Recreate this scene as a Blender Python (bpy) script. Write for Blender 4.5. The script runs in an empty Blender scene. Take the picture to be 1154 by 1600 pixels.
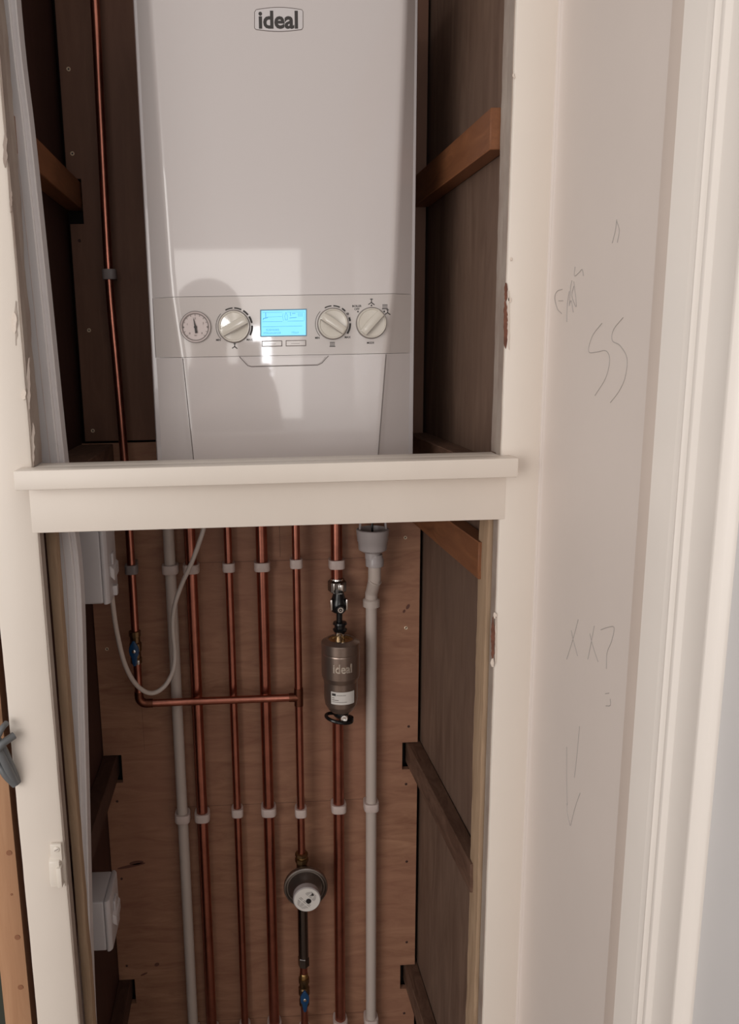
import bpy, bmesh, math, random
from mathutils import Vector, Matrix
random.seed(7)
PI = math.pi
C = bpy.context.scene.collection
# ------------------------------------------------------------------ camera model
def nrm(v):
    l = math.sqrt(sum(a*a for a in v)); return tuple(a/l for a in v)
F = 1250.; CX = 457.; CY = 800.; H = 1.5
d = nrm((118, 6250, F)); ey = nrm((-67, -248.7, F))
ex = (d[1]*ey[2]-d[2]*ey[1], d[2]*ey[0]-d[0]*ey[2], d[0]*ey[1]-d[1]*ey[0])
def ray(px, py):
    c = ((px-CX)/F, (py-CY)/F, 1.)
    return (sum(a*b for a, b in zip(c, ex)), sum(a*b for a, b in zip(c, ey)), -sum(a*b for a, b in zip(c, d)))
def PY(px, py, Y):
    r = ray(px, py); t = Y/r[1]; return (r[0]*t, Y, r[2]*t+H)
def PX(px, py, X):
    r = ray(px, py); t = X/r[0]; return (X, r[1]*t, r[2]*t+H)
def mpp(px, py, Y):            # metres per pixel at that point
    p = PY(px, py, Y); return (p[0]*ex[2]+Y*ey[2]-(p[2]-H)*d[2])/F
cam = bpy.data.objects.new('camera', bpy.data.cameras.new('camera')); C.objects.link(cam)
cam.matrix_world = Matrix(((ex[0], -ex[1], -ex[2], 0), (ey[0], -ey[1], -ey[2], 0), (-d[0], d[1], d[2], H), (0, 0, 0, 1)))
cam.data.sensor_width = 36; cam.data.lens = F*36/1600; cam.data.shift_x = (577-CX)/1600
cam.data.clip_start = 0.02
bpy.context.scene.camera = cam

# ------------------------------------------------------------------ materials
def lin(r, g, b):
    f = lambda c: (c/255/12.92) if c/255 <= .04045 else ((c/255+.055)/1.055)**2.4
    return (f(r), f(g), f(b), 1)
def mat(name, col, rough=.5, metal=0, coat=0, bump=0, bscale=60, var=0, vscale=8, spec=.5, emit=0, trans=0, col2=None, stretch=(1, 1, 1)):
    m = bpy.data.materials.new(name); m.use_nodes = True
    nt = m.node_tree; b = nt.nodes['Principled BSDF']; L = nt.links
    b.inputs['Base Color'].default_value = col; b.inputs['Roughness'].default_value = rough
    b.inputs['Metallic'].default_value = metal; b.inputs['Coat Weight'].default_value = coat
    b.inputs['Coat Roughness'].default_value = .04
    b.inputs['Specular IOR Level'].default_value = spec
    if trans: b.inputs['Transmission Weight'].default_value = trans
    if emit:
        b.inputs['Emission Color'].default_value = col; b.inputs['Emission Strength'].default_value = emit
    if bump or var or col2:
        tc = nt.nodes.new('ShaderNodeTexCoord'); mp = nt.nodes.new('ShaderNodeMapping')
        mp.inputs['Scale'].default_value = stretch; L.new(tc.outputs['Object'], mp.inputs['Vector'])
    if bump:
        n = nt.nodes.new('ShaderNodeTexNoise'); n.inputs['Scale'].default_value = bscale; n.inputs['Detail'].default_value = 4
        L.new(mp.outputs[0], n.inputs['Vector'])
        bp = nt.nodes.new('ShaderNodeBump'); bp.inputs['Strength'].default_value = bump; bp.inputs['Distance'].default_value = .002
        L.new(n.outputs['Fac'], bp.inputs['Height']); L.new(bp.outputs[0], b.inputs['Normal'])
    if var or col2:
        n = nt.nodes.new('ShaderNodeTexNoise'); n.inputs['Scale'].default_value = vscale; n.inputs['Detail'].default_value = 6; n.inputs['Roughness'].default_value = .6
        L.new(mp.outputs[0], n.inputs['Vector'])
        r = nt.nodes.new('ShaderNodeValToRGB'); r.color_ramp.elements[0].position = .33; r.color_ramp.elements[1].position = .68
        c2 = col2 if col2 else tuple(c*(1-var) for c in col[:3])+(1,)
        r.color_ramp.elements[0].color = c2; r.color_ramp.elements[1].color = col
        L.new(n.outputs['Fac'], r.inputs[0]); L.new(r.outputs[0], b.inputs['Base Color'])
    return m
def wood(name, c1, c2, c3, stretch, scale=14, rough=.6, wave=0, bump=.25):
    """grain stretched along one axis, plus broad stains"""
    m = bpy.data.materials.new(name); m.use_nodes = True
    nt = m.node_tree; b = nt.nodes['Principled BSDF']; L = nt.links; b.inputs['Roughness'].default_value = rough
    b.inputs['Specular IOR Level'].default_value = .3
    tc = nt.nodes.new('ShaderNodeTexCoord'); mp = nt.nodes.new('ShaderNodeMapping'); mp.inputs['Scale'].default_value = stretch
    L.new(tc.outputs['Object'], mp.inputs['Vector'])
    n = nt.nodes.new('ShaderNodeTexNoise'); n.inputs['Scale'].default_value = scale; n.inputs['Detail'].default_value = 8
    n.inputs['Roughness'].default_value = .62; n.inputs['Distortion'].default_value = .9
    L.new(mp.outputs[0], n.inputs['Vector'])
    r = nt.nodes.new('ShaderNodeValToRGB'); e = r.color_ramp.elements
    e[0].position = .28; e[0].color = c1; e[1].position = .72; e[1].color = c2
    L.new(n.outputs['Fac'], r.inputs[0])
    n2 = nt.nodes.new('ShaderNodeTexNoise'); n2.inputs['Scale'].default_value = 3.2; n2.inputs['Detail'].default_value = 3
    L.new(tc.outputs['Object'], n2.inputs['Vector'])
    r2 = nt.nodes.new('ShaderNodeValToRGB'); r2.color_ramp.elements[0].position = .4; r2.color_ramp.elements[1].position = .75
    r2.color_ramp.elements[0].color = (0, 0, 0, 1); r2.color_ramp.elements[1].color = (.7, .7, .7, 1)
    L.new(n2.outputs['Fac'], r2.inputs[0])
    mx = nt.nodes.new('ShaderNodeMix'); mx.data_type = 'RGBA'
    L.new(r2.outputs[0], mx.inputs['Factor']); L.new(r.outputs[0], mx.inputs['A']); mx.inputs['B'].default_value = c3
    L.new(mx.outputs['Result'], b.inputs['Base Color'])
    bp = nt.nodes.new('ShaderNodeBump'); bp.inputs['Strength'].default_value = bump; bp.inputs['Distance'].default_value = .001
    L.new(n.outputs['Fac'], bp.inputs['Height']); L.new(bp.outputs[0], b.inputs['Normal'])
    return m
M = dict(
    stain=mat('plywood grain stain', (.12, .045, .03, 1), .6),
    paint=mat('cream gloss paint', (.76, .68, .605, 1), .42, bump=.35, bscale=9, var=.05, vscale=5, stretch=(1, 1, .5)),
    paint_edge=mat('darkened painted edge', (.42, .355, .305, 1), .6, bump=.5, bscale=30, col2=(.27, .20, .165, 1), vscale=16, stretch=(1, 1, .5)),  # darkened tone of the frame paint, for inner faces and chips
    wallp=mat('plaster wall paint', (.685, .60, .55, 1), .6, bump=.12, bscale=8, var=.05, vscale=3),
    wall_strip=mat('pinkish strip', (.66, .555, .49, 1), .5, var=.06, vscale=6),
    casing=mat('casing paint', (.85, .78, .72, 1), .35, bump=.15, bscale=10, var=.03),
    doorp=mat('door paint', (.74, .715, .71, 1), .4, bump=.1, bscale=6, var=.03),
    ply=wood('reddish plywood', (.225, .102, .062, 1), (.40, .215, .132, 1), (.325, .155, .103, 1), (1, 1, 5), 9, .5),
    ply_shade=wood('shaded upper plywood', (.135, .064, .042, 1), (.195, .098, .062, 1), (.155, .074, .049, 1), (6, 1, .8), 7, .6),  # shade on the upper board is put into this darker plywood colour
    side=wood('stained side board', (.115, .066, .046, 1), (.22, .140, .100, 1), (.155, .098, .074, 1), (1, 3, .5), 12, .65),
    side_shade=wood('stained side board in shade', (.048, .019, .013, 1), (.07, .028, .02, 1), (.055, .024, .017, 1), (1, 3, .5), 12, .7),  # the unlit left side is put into this darker board colour
    batten=wood('orange timber', (.15, .055, .024, 1), (.29, .115, .048, 1), (.20, .08, .038, 1), (4, .8, 4), 14, .5),
    batten_d=wood('dark dusty timber', (.06, .028, .018, 1), (.20, .115, .078, 1), (.09, .045, .03, 1), (3, 1, 3), 16, .6),
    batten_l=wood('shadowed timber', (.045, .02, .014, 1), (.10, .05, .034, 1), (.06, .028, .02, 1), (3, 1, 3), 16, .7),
    lath=wood('tan lath', (.26, .165, .10, 1), (.46, .32, .21, 1), (.36, .245, .16, 1), (6, 6, .6), 12, .7),
    pine=wood('pine stud', (.42, .22, .12, 1), (.54, .31, .18, 1), (.48, .26, .15, 1), (8, 8, .5), 10, .6),
    knot=mat('wood knot', (.28, .12, .06, 1), .6),
    copper=mat('copper', (.54, .205, .145, 1), .29, 1, var=.3, vscale=22, bump=.04, bscale=40),
    copper_d=mat('dulled copper joint', (.24, .09, .055, 1), .4, 1, var=.4, vscale=60),
    brass=mat('brass', (.55, .36, .15, 1), .32, 1, var=.2, vscale=40),
    brass_d=mat('dark brass', (.22, .14, .07, 1), .4, 1),
    chrome=mat('nickel plate', (.75, .70, .66, 1), .18, 1),
    steel_d=mat('dark glossy pipe', (.18, .16, .15, 1), .18, 1),
    pewter=mat('pewter lacquer', (.33, .255, .215, 1), .33, .85, bump=.03, bscale=200),
    black=mat('black plastic', (.008, .008, .009, 1), .25),
    blue=mat('blue lever plastic', (.006, .05, .135, 1), .35),
    pvc=mat('white waste pipe plastic', (.55, .465, .415, 1), .35, var=.05),
    pvc_g=mat('grey white plastic', (.42, .375, .37, 1), .3),
    clip=mat('clip plastic', (.60, .49, .45, 1), .45),
    clip_g=mat('grey clip plastic', (.22, .185, .18, 1), .45),
    trunk=mat('white trunking plastic', (.70, .66, .66, 1), .3),
    box=mat('white box plastic', (.56, .525, .53, 1), .28),
    cable=mat('white flex', (.58, .50, .45, 1), .4),
    cableg=mat('grey cable', (.13, .135, .14, 1), .4),
    boiler=mat('boiler gloss', (.57, .515, .50, 1), .28, coat=1.0, spec=.6),
    boiler_s=mat('boiler side', (.50, .46, .46, 1), .3, coat=.5),
    panel=mat('control panel gloss', (.53, .475, .45, 1), .28, coat=1.0, spec=.6),
    gap=mat('gap line', (.17, .145, .135, 1), .5),
    mark=mat('dark print', (.035, .028, .026, 1), .5),
    mark_g=mat('grey print', (.16, .13, .12, 1), .5),
    logo_bg=mat('logo ground', (.60, .56, .56, 1), .3),
    dial=mat('gauge dial', (.62, .53, .51, 1), .4, coat=.6),
    knob=mat('knob plastic', (.60, .55, .48, 1), .22, coat=.6),
    lcd=mat('lit display', lin(125, 212, 250), .3, emit=.62),
    lcd_line=mat('display segment', lin(70, 160, 205), .5, emit=.35),
    lcd_edge=mat('display rim', lin(110, 150, 170), .4),
    glass_white=mat('label paper', (.70, .66, .62, 1), .5),
    screw=mat('screw metal', (.75, .58, .42, 1), .35, .2),
    screw_d=mat('dark screw hole', (.06, .025, .018, 1), .5, .2),
    dark=mat('dark void', (.012, .008, .007, 1), .9),
    chip=mat('bare chipped wood', (.20, .075, .045, 1), .8, bump=.8, bscale=120, var=.5, vscale=70),
    chipw=mat('flaked paint', (.72, .62, .54, 1), .6, bump=.6, bscale=150),
    catch=mat('cream catch plastic', (.76, .69, .61, 1), .35),
    pencil=mat('pencil line', (.40, .36, .34, 1), .6),
    pline=mat('pencil line on plywood', (.15, .07, .045, 1), .7),
    green=mat('dull green wall', (.05, .055, .04, 1), .8),
    floor=mat('dusty floor', (.30, .22, .17, 1), .7, var=.3),
    skin=mat('skin', (.50, .32, .24, 1), .5), cloth=mat('dark cloth', (.055, .05, .055, 1), .8, bump=.3), hair=mat('dark hair', (.03, .022, .018, 1), .6),
)

# ------------------------------------------------------------------ builders
ORG = {}
class MB:
    def __init__(s): s.bm = bmesh.new()
    def box(s, x0, x1, y0, y1, z0, z1, bev=0, seg=2):
        t = bmesh.new(); bmesh.ops.create_cube(t, size=1)
        for v in t.verts: v.co = Vector(((x0+x1)/2+v.co.x*(x1-x0), (y0+y1)/2+v.co.y*(y1-y0), (z0+z1)/2+v.co.z*(z1-z0)))
        if bev: bmesh.ops.bevel(t, geom=list(t.edges), offset=bev, segments=seg, affect='EDGES', profile=.5)
        s.merge(t); return s
    def merge(s, t):
        me = bpy.data.meshes.new('tmp'); t.to_mesh(me); s.bm.from_mesh(me); bpy.data.meshes.remove(me); t.free()
    def prism(s, pts, vec, bev=0, seg=2):
        """closed 3-D polygon swept along vec"""
        t = bmesh.new(); vec = Vector(vec)
        a = [t.verts.new(p) for p in pts]; b = [t.verts.new(Vector(p)+vec) for p in pts]; n = len(pts)
        t.faces.new(a); t.faces.new(b[::-1])
        for i in range(n): t.faces.new((a[i], b[i], b[(i+1) % n], a[(i+1) % n]))
        bmesh.ops.recalc_face_normals(t, faces=t.faces)
        if bev: bmesh.ops.bevel(t, geom=list(t.edges), offset=bev, segments=seg, affect='EDGES', profile=.5)
        s.merge(t); return s
    def tube(s, pts, r, n=20, cap=True):
        pts = [Vector(p) for p in pts]; R = r if isinstance(r, (list, tuple)) else [r]*len(pts)
        t = bmesh.new(); rings = []; up = None
        for i, p in enumerate(pts):
            T = (pts[min(i+1, len(pts)-1)]-pts[max(i-1, 0)]).normalized()
            if up is None: up = T.orthogonal().normalized()
            up = (up-T*up.dot(T)).normalized(); sd = T.cross(up)
            rings.append([t.verts.new(p+R[i]*(math.cos(2*PI*k/n)*up+math.sin(2*PI*k/n)*sd)) for k in range(n)])
        for a, b in zip(rings, rings[1:]):
            for k in range(n): t.faces.new((a[k], a[(k+1) % n], b[(k+1) % n], b[k]))
        if cap: t.faces.new(rings[0][::-1]); t.faces.new(rings[-1])
        bmesh.ops.recalc_face_normals(t, faces=t.faces); s.merge(t); return s
    def lathe(s, c, axis, prof, n=40):
        """prof: (distance along axis, radius)"""
        c = Vector(c); ax = Vector(axis).normalized(); u = ax.orthogonal().normalized(); w = ax.cross(u)
        t = bmesh.new(); rings = []
        for (h, r) in prof:
            r = max(r, 1e-5)
            rings.append([t.verts.new(c+ax*h+r*(math.cos(2*PI*k/n)*u+math.sin(2*PI*k/n)*w)) for k in range(n)])
        for a, b in zip(rings, rings[1:]):
            for k in range(n): t.faces.new((a[k], a[(k+1) % n], b[(k+1) % n], b[k]))
        t.faces.new(rings[0][::-1]); t.faces.new(rings[-1])
        bmesh.ops.recalc_face_normals(t, faces=t.faces); s.merge(t); return s
    def ring(s, c, axis, r0, r1, h, n=48, a0=0, a1=2*PI):
        """flat annulus or arc facing -Y by default, thickness h"""
        c = Vector(c); t = bmesh.new(); full = abs(a1-a0-2*PI) < 1e-6; m = n if full else n+1; R = []
        for k in range(m):
            a = a0+(a1-a0)*k/n; dr = Vector((math.cos(a), 0, math.sin(a)))
            R.append([t.verts.new(c+dr*r0), t.verts.new(c+dr*r1), t.verts.new(c+dr*r1+Vector((0, -h, 0))), t.verts.new(c+dr*r0+Vector((0, -h, 0)))])
        for k in range(n):
            a, b = R[k], R[(k+1) % m]
            for j in range(4): t.faces.new((a[j], a[(j+1) % 4], b[(j+1) % 4], b[j]))
        if not full: t.faces.new(R[0]); t.faces.new(R[-1])
        bmesh.ops.recalc_face_normals(t, faces=t.faces); s.merge(t); return s
    def text(s, body, c, size, bold=0, depth=.0002, width=None):
        """letters facing -Y, centred on c"""
        cu = bpy.data.curves.new('txt', 'FONT'); cu.body = body; cu.size = size; cu.offset = bold; cu.extrude = depth
        cu.align_x = 'CENTER'; cu.align_y = 'CENTER'; cu.resolution_u = 3
        o = bpy.data.objects.new('txt', cu); C.objects.link(o)
        dg = bpy.context.evaluated_depsgraph_get(); me = bpy.data.meshes.new_from_object(o.evaluated_get(dg))
        bpy.data.objects.remove(o); bpy.data.curves.remove(cu)
        sx = 1
        if width:
            xs = [v.co.x for v in me.vertices]; sx = width/(max(xs)-min(xs))
        xs = [v.co.x for v in me.vertices]; ys = [v.co.y for v in me.vertices]; mx = (max(xs)+min(xs))/2; my = (max(ys)+min(ys))/2
        for v in me.vertices: v.co = Vector((c[0]+(v.co.x-mx)*sx, c[1]-v.co.z, c[2]+v.co.y-my))
        s.bm.from_mesh(me); bpy.data.meshes.remove(me); return s
    def line(s, pts, w, t=.0003):
        """thin strip following points, laid flat facing -Y (pts at surface)"""
        for p, q in zip(pts, pts[1:]):
            p = Vector(p); q = Vector(q); dr = (q-p).normalized(); nn = dr.cross(Vector((0, 1, 0))).normalized()*w/2; e = dr*w*.35
            s.prism([p-nn-e, p+nn-e, q+nn+e, q-nn+e], (0, -t, 0))
        return s
    def build(s, name, m, parent=None, origin=None, smooth=True, ang=35, kind=None):
        bm = s.bm
        if smooth:
            bm.normal_update()
            for f in bm.faces: f.smooth = True
            for e in bm.edges:
                e.smooth = not (len(e.link_faces) == 2 and e.calc_face_angle(0) > math.radians(ang))
        me = bpy.data.meshes.new(name)
        if parent is not None: o0 = ORG[parent.as_pointer()]
        elif origin is not None: o0 = Vector(origin)
        else:
            xs = [v.co.x for v in bm.verts]; ys = [v.co.y for v in bm.verts]; zs = [v.co.z for v in bm.verts]
            o0 = Vector(((max(xs)+min(xs))/2, (max(ys)+min(ys))/2, min(zs)))
        for v in bm.verts: v.co -= o0
        bm.to_mesh(me); bm.free(); me.materials.append(M[m] if isinstance(m, str) else m)
        o = bpy.data.objects.new(name, me); C.objects.link(o)
        if parent is not None: o.parent = parent; 
        else: o.location = o0
        ORG[o.as_pointer()] = o0
        if kind: o['kind'] = kind
        return o
def tag(o, label, cat, group=None):
    o['label'] = label; o['category'] = cat
    if group: o['group'] = group
    return o
def thing(name, label, cat, loc, group=None):
    o = bpy.data.objects.new(name, None); o.empty_display_size = .02; C.objects.link(o); o.location = loc; ORG[o.as_pointer()] = Vector(loc)
    return tag(o, label, cat, group)
def struct(name, label=None, cat=None, **k):
    pass
def smoothpath(pts, n=8):
    P = [Vector(p) for p in pts]; P = [2*P[0]-P[1]]+P+[2*P[-1]-P[-2]]; out = []
    for i in range(1, len(P)-2):
        for k in range(n):
            t = k/n; a, b, c_, e = P[i-1], P[i], P[i+1], P[i+2]
            out.append(.5*((2*b)+(-a+c_)*t+(2*a-5*b+4*c_-e)*t*t+(-a+3*b-3*c_+e)*t**3))
    out.append(P[-2]); return out

# ------------------------------------------------------------------ the setting
YF = 1.03; YB = 1.50; XL = -.318; XR = .328; TOP = 2.36
MB().box(-1.6, 1.6, -3.2, 1.56, -.05, 0).build('floor', 'floor', kind='structure')
MB().box(XL-.02, XR+.02, YB+.03, YB+.05, 0, TOP).build('wall_back', 'dark', kind='structure')
MB().box(XL-.012, XL, YF+.022, YB+.03, 0, TOP).build('wall_left', 'side_shade', kind='structure')
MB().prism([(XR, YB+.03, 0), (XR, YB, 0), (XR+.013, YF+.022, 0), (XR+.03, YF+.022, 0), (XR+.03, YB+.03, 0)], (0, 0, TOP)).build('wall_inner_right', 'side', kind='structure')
MB().box(XL-.03, XR+.03, YF, YB+.05, TOP, TOP+.03).build('ceiling', 'side_shade', kind='structure')

# painted face frame: wavy edged stiles, rail and sill
def wavy_board(x0, x1, y0, y1, z0, z1, amp0=0, amp1=0, bev=.003, step=.012):
    t = bmesh.new(); n = max(2, int((z1-z0)/step)); prev = None; rnd = random.Random(int(x0*1000)+5)
    w0 = w1 = 0
    prof = []
    for k in range(n+1):
        w0 = w0*.8+rnd.uniform(-1, 1)*amp0; w1 = w1*.8+rnd.uniform(-1, 1)*amp1
        z = z0+(z1-z0)*k/n
        b = bev
        ring = [(x0+w0+b*.3, y0+b*.3), (x0+w0+b, y0), (x1+w1-b, y0), (x1+w1-b*.3, y0+b*.3), (x1+w1, y0+b), (x1+w1, y1), (x0+w0, y1), (x0+w0, y0+b)]
        vs = [t.verts.new((x, y, z)) for x, y in ring]
        if prev:
            for j in range(8): t.faces.new((prev[j], prev[(j+1) % 8], vs[(j+1) % 8], vs[j]))
        else: t.faces.new(vs[::-1])
        prev = vs
    t.faces.new(prev); bmesh.ops.recalc_face_normals(t, faces=t.faces)
    m = MB(); m.merge(t); return m
RZ0 = 1.2755; RZ1 = 1.337
stL = wavy_board(-.3425, -.281, YF, YF+.022, 0, TOP, .0002, .0002, .005).build('trim_1', 'paint', kind='structure')
stR = wavy_board(.3262, .381, YF, YF+.022, 0, TOP, .0002, .0001, .004).build('trim_2', 'paint', kind='structure')
MB().box(-.2885, .334, YF-.0004, YF+.022, RZ0, RZ1+.002, .0012).build('trim_3', 'paint', kind='structure')
sill = MB().box(-.297, .339, .998, YF, RZ1, 1.362, .002).box(-.2795, .3245, YF-.004, 1.068, RZ1+.001, 1.3618, .001).build('trim_4', 'paint', kind='structure')
# reveals behind the stiles (upper opening)
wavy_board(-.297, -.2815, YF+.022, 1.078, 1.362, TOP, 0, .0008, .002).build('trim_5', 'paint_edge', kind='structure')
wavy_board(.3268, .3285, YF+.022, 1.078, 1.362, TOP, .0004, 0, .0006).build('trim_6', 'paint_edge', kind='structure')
# bare laths (lower opening)
wavy_board(-.2835, -.2700, 1.074, 1.092, 0, 1.30, .0002, .0003, .0015).build('trim_7', 'lath', kind='structure')
wavy_board(.3195, .3279, 1.056, 1.098, 0, 1.30, .0005, 0, .001).build('trim_8', 'lath', kind='structure')
MB().box(.3253, .3275, YF+.0035, YF+.0225, 1.362, TOP-.001).build('dimmed_edge', 'paint_edge', stR, smooth=False)  # thin skins darken the colour of the strongly lit inner stile faces
MB().box(.3253, .3275, YF+.0035, YF+.0225, .001, RZ0).build('dimmed_edge', 'paint_edge', stR, smooth=False)
MB().box(-.2825, -.2801, YF+.0035, YF+.0225, 1.362, TOP-.001).build('dimmed_edge', 'paint_edge', stL, smooth=False)
MB().box(-.2825, -.2801, YF+.0035, YF+.0225, .001, RZ0).build('dimmed_edge', 'paint_edge', stL, smooth=False)
def chip_patch(name, face_x, pts_px, m, parent, side, th=.0007):
    pts = [PX(px, py, face_x) for px, py in pts_px]
    MB().prism(pts, (side*th, 0, 0)).build(name, m, parent, smooth=False)
def jag(x, y0, y1, w, n, seed, amp=2.2):
    r = random.Random(seed); a = []; b = []
    for k in range(n+1):
        y = y0+(y1-y0)*k/n; tp = math.sin(PI*k/n)**.4 if 0 < k < n else .25
        a.append((x+r.uniform(-1, 1)*amp*.4-w*tp*.5, y)); b.append((x+r.uniform(-1, 1)*amp*.5+w*tp*.5, y+r.uniform(-2, 2)))
    return a+b[::-1]
# chips on the opening edges (front faces, thin raised flakes and bare wood)
def front_chip(pts_px, m, parent, y=YF-.0004, th=.0008):
    pts = [PY(px, py, y) for px, py in pts_px]
    MB().prism(pts, (0, th, 0)).build('paint_chip', m, parent, smooth=False)
front_chip(jag(790, 442, 470, 4, 8, 3, 1.6), 'chip', stR)
front_chip(jag(789.5, 470, 545, 6, 18, 4, 1.8), 'chip', stR)
front_chip(jag(770, 965, 1032, 6, 18, 9, 1.8), 'chip', stR)
for xx, y0_, y1_ in ((794.5, 455, 545), (774, 962, 1036)): front_chip(jag(xx, y0_, y1_, 1.6, 16, int(xx), 1.2), 'chipw', stR, YF-.001, .0012)
for (x, y, s_) in [(773, 962, 5), (769.5, 1036, 6), (796, 468, 4), (798, 405, 3), (802, 118, 3)]:
    front_chip(jag(x, y-s_, y+s_, s_, 4, int(x)), 'chipw', stR, YF-.001, .0014)
for (x, y0, y1, w) in [(6, 205, 262, 6), (15, 300, 332, 4), (23, 470, 540, 4), (43, 560, 640, 5), (50, 660, 722, 4)]:
    front_chip(jag(x+2, y0, y1, w, 8, int(x)+40), 'paint_edge', stL)
for (x, y0, y1) in [(22, 488, 520), (37, 610, 625)]:
    front_chip(jag(x, y0, y1, 7, 5, int(x)+3), 'chipw', stL, YF-.0012, .0016)

# right return wall, facing left, with pencil notes; casing and door beyond
WX = .384
def fillet_wall():
    prof = [(WX+.06, YF+.004), (WX-.002, YF+.004)]
    # bead then fillet into the wall
    for k in range(7):
        a = PI*k/6; prof.append((WX-.0042+.0034*(-math.cos(a)), YF+.001-.0038*math.sin(a)))
    for k in range(8):
        a = PI/2*k/7; prof.append((WX-.0045*(1-math.sin(a)), YF-.003-.036*(1-math.cos(a))))
    prof += [(WX, .9), (WX, .735), (WX, -.6), (WX+.06, -.6)]
    return prof
wr = MB().prism([(x, y, 0) for x, y in fillet_wall()], (0, 0, TOP)).build('wall_right', 'wallp', kind='structure', ang=50)
def cas(py, px, X=WX-.012): return PX(px, py, X)[1]
yc = [cas(800, p) for p in (1013, 1046, 1052, 1058, 1063, 1068, 1073, 1078, 1114, 1119, 1124, 1131, 1138)]
xc = [WX-.012, WX-.012, WX-.0105, WX-.0135, WX-.0105, WX-.0135, WX-.0135, WX-.010, WX-.010, WX-.014, WX-.014, WX-.009, WX-.002]
pc = [(WX-.001, yc[0]+.001)]+list(zip(xc, yc))+[(WX-.001, yc[-1]-.002)]
MB().prism([(x, y, 0) for x, y in pc], (0, 0, TOP), .0004, 1).build('trim_9', 'casing', kind='structure', ang=25)
MB().box(WX-.0014, WX-.0002, yc[0], yc[0]+.042, 0, TOP, .0004).build('trim_10', 'wall_strip', kind='structure')  # slightly darker, pinker strip of wall along the casing
MB().box(WX-.005, WX+.03, -.5, yc[-1]-.002, 0, 2.1, .001).build('door_1', 'doorp', kind='structure')
# pencil notes on the return wall
def pencil(*lines):
    m = MB()
    for pts in lines:
        P = smoothpath([PX(x, y, WX-.0003) for x, y in pts], 5)
        for v in P:
            c_ = 1-(YF-.003-v.y)/.036
            if c_ > 0: k_ = 1-.0045*(1-math.sqrt(max(0, 1-min(c_, 1)**2)))/WX; v.x *= k_; v.y *= k_; v.z = H+(v.z-H)*k_
        m.tube(P, .00042, 5)
    m.build('pencil_note', 'pencil', wr)
pencil([(963, 343), (961, 360), (956, 380)], [(963, 345), (967, 360), (964, 379)])
pencil([(898, 417), (897, 431), (904, 426), (909, 421), (911, 431)])
pencil([(878, 452), (870, 455), (866, 465), (870, 482), (877, 490)], [(872, 470), (879, 470)], [(889, 455), (886, 475), (885, 503)],
       [(893, 438), (891, 450), (889, 478)], [(889, 476), (892, 470), (895, 488)], [(896, 447), (893, 462), (898, 477), (900, 475), (896, 440)])
pencil([(940, 505), (925, 525), (919, 549), (932, 550), (946, 548), (952, 562), (946, 590), (929, 618)])
pencil([(973, 496), (958, 515), (956, 532), (968, 540), (979, 560), (976, 590), (966, 612), (953, 629)])
pencil([(903, 968), (895, 998), (885, 1030)], [(892, 985), (896, 1003), (902, 1025)])
pencil([(928, 978), (924, 1000), (918, 1030)], [(921, 990), (926, 1010), (934, 1034)])
pencil([(938, 984), (950, 980), (959, 981), (955, 1002), (948, 1020), (947, 1045)])
pencil([(945, 1084), (951, 1083)], [(953, 1092), (953, 1102), (946, 1103)])
pencil([(885, 1167), (885, 1220), (886, 1258)], [(905, 1135), (901, 1180), (897, 1215)], [(890, 1290), (886, 1270), (885, 1255)], [(906, 1239), (898, 1262), (891, 1290)])

# bits visible outside the frame at the left
MB().box(-1.2, -.36, 1.34, 1.36, 0, TOP).build('wall_side', 'green', kind='structure')
sx0 = -.410
st = MB().box(sx0, -.3695, 1.09, 1.135, 0, TOP, .001).build('timber_stud', 'pine')
tag(st, 'bare pine stud with knots standing left of the painted frame', 'timber')
for px, py in [(14, 1333), (27, 1465), (32, 1543), (18, 1398)]:
    p = PY(px, py, 1.0893); m = MB().lathe(p, (0, 1, 0), [(0, .0042 if px != 18 else .0018), (.0008, .0045 if px != 18 else .002)], 14); m.build('knot', 'knot', st)
gb = thing('grey_cable', 'bundle of grey cables poking out left of the frame', 'cable', PY(-20, 1180, 1.06))
for (a, b, c_, e, f) in [((-60, 1120, 1.05), (-22, 1135, 1.03), (2, 1165, 1.022), (18, 1200, 1.022), (27, 1222, 1.03)),
                    ((-60, 1140, 1.05), (-25, 1150, 1.02), (-4, 1170, 1.012), (12, 1200, 1.014), (25, 1224, 1.024)),
                    ((-60, 1160, 1.05), (-20, 1185, 1.03), (0, 1198, 1.02), (10, 1212, 1.018), (24, 1226, 1.022)),
                    ((-60, 1130, 1.04), (-22, 1160, 1.006), (-8, 1172, 1.006), (6, 1160, 1.010), (22, 1149, 1.02))]:
    P = smoothpath([PY(*q) for q in (a, b, c_, e, f)], 6)
    MB().tube(P, .0052, 12).build('cable', 'cableg', gb)
MB().tube(smoothpath([PY(-30, 1150, 1.03), PY(-6, 1152, 1.01), (PY(3, 1138, 1.01)), PY(10, 1130, 1.02)], 6), .004, 12).build('cable', 'cableg', gb)

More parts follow.
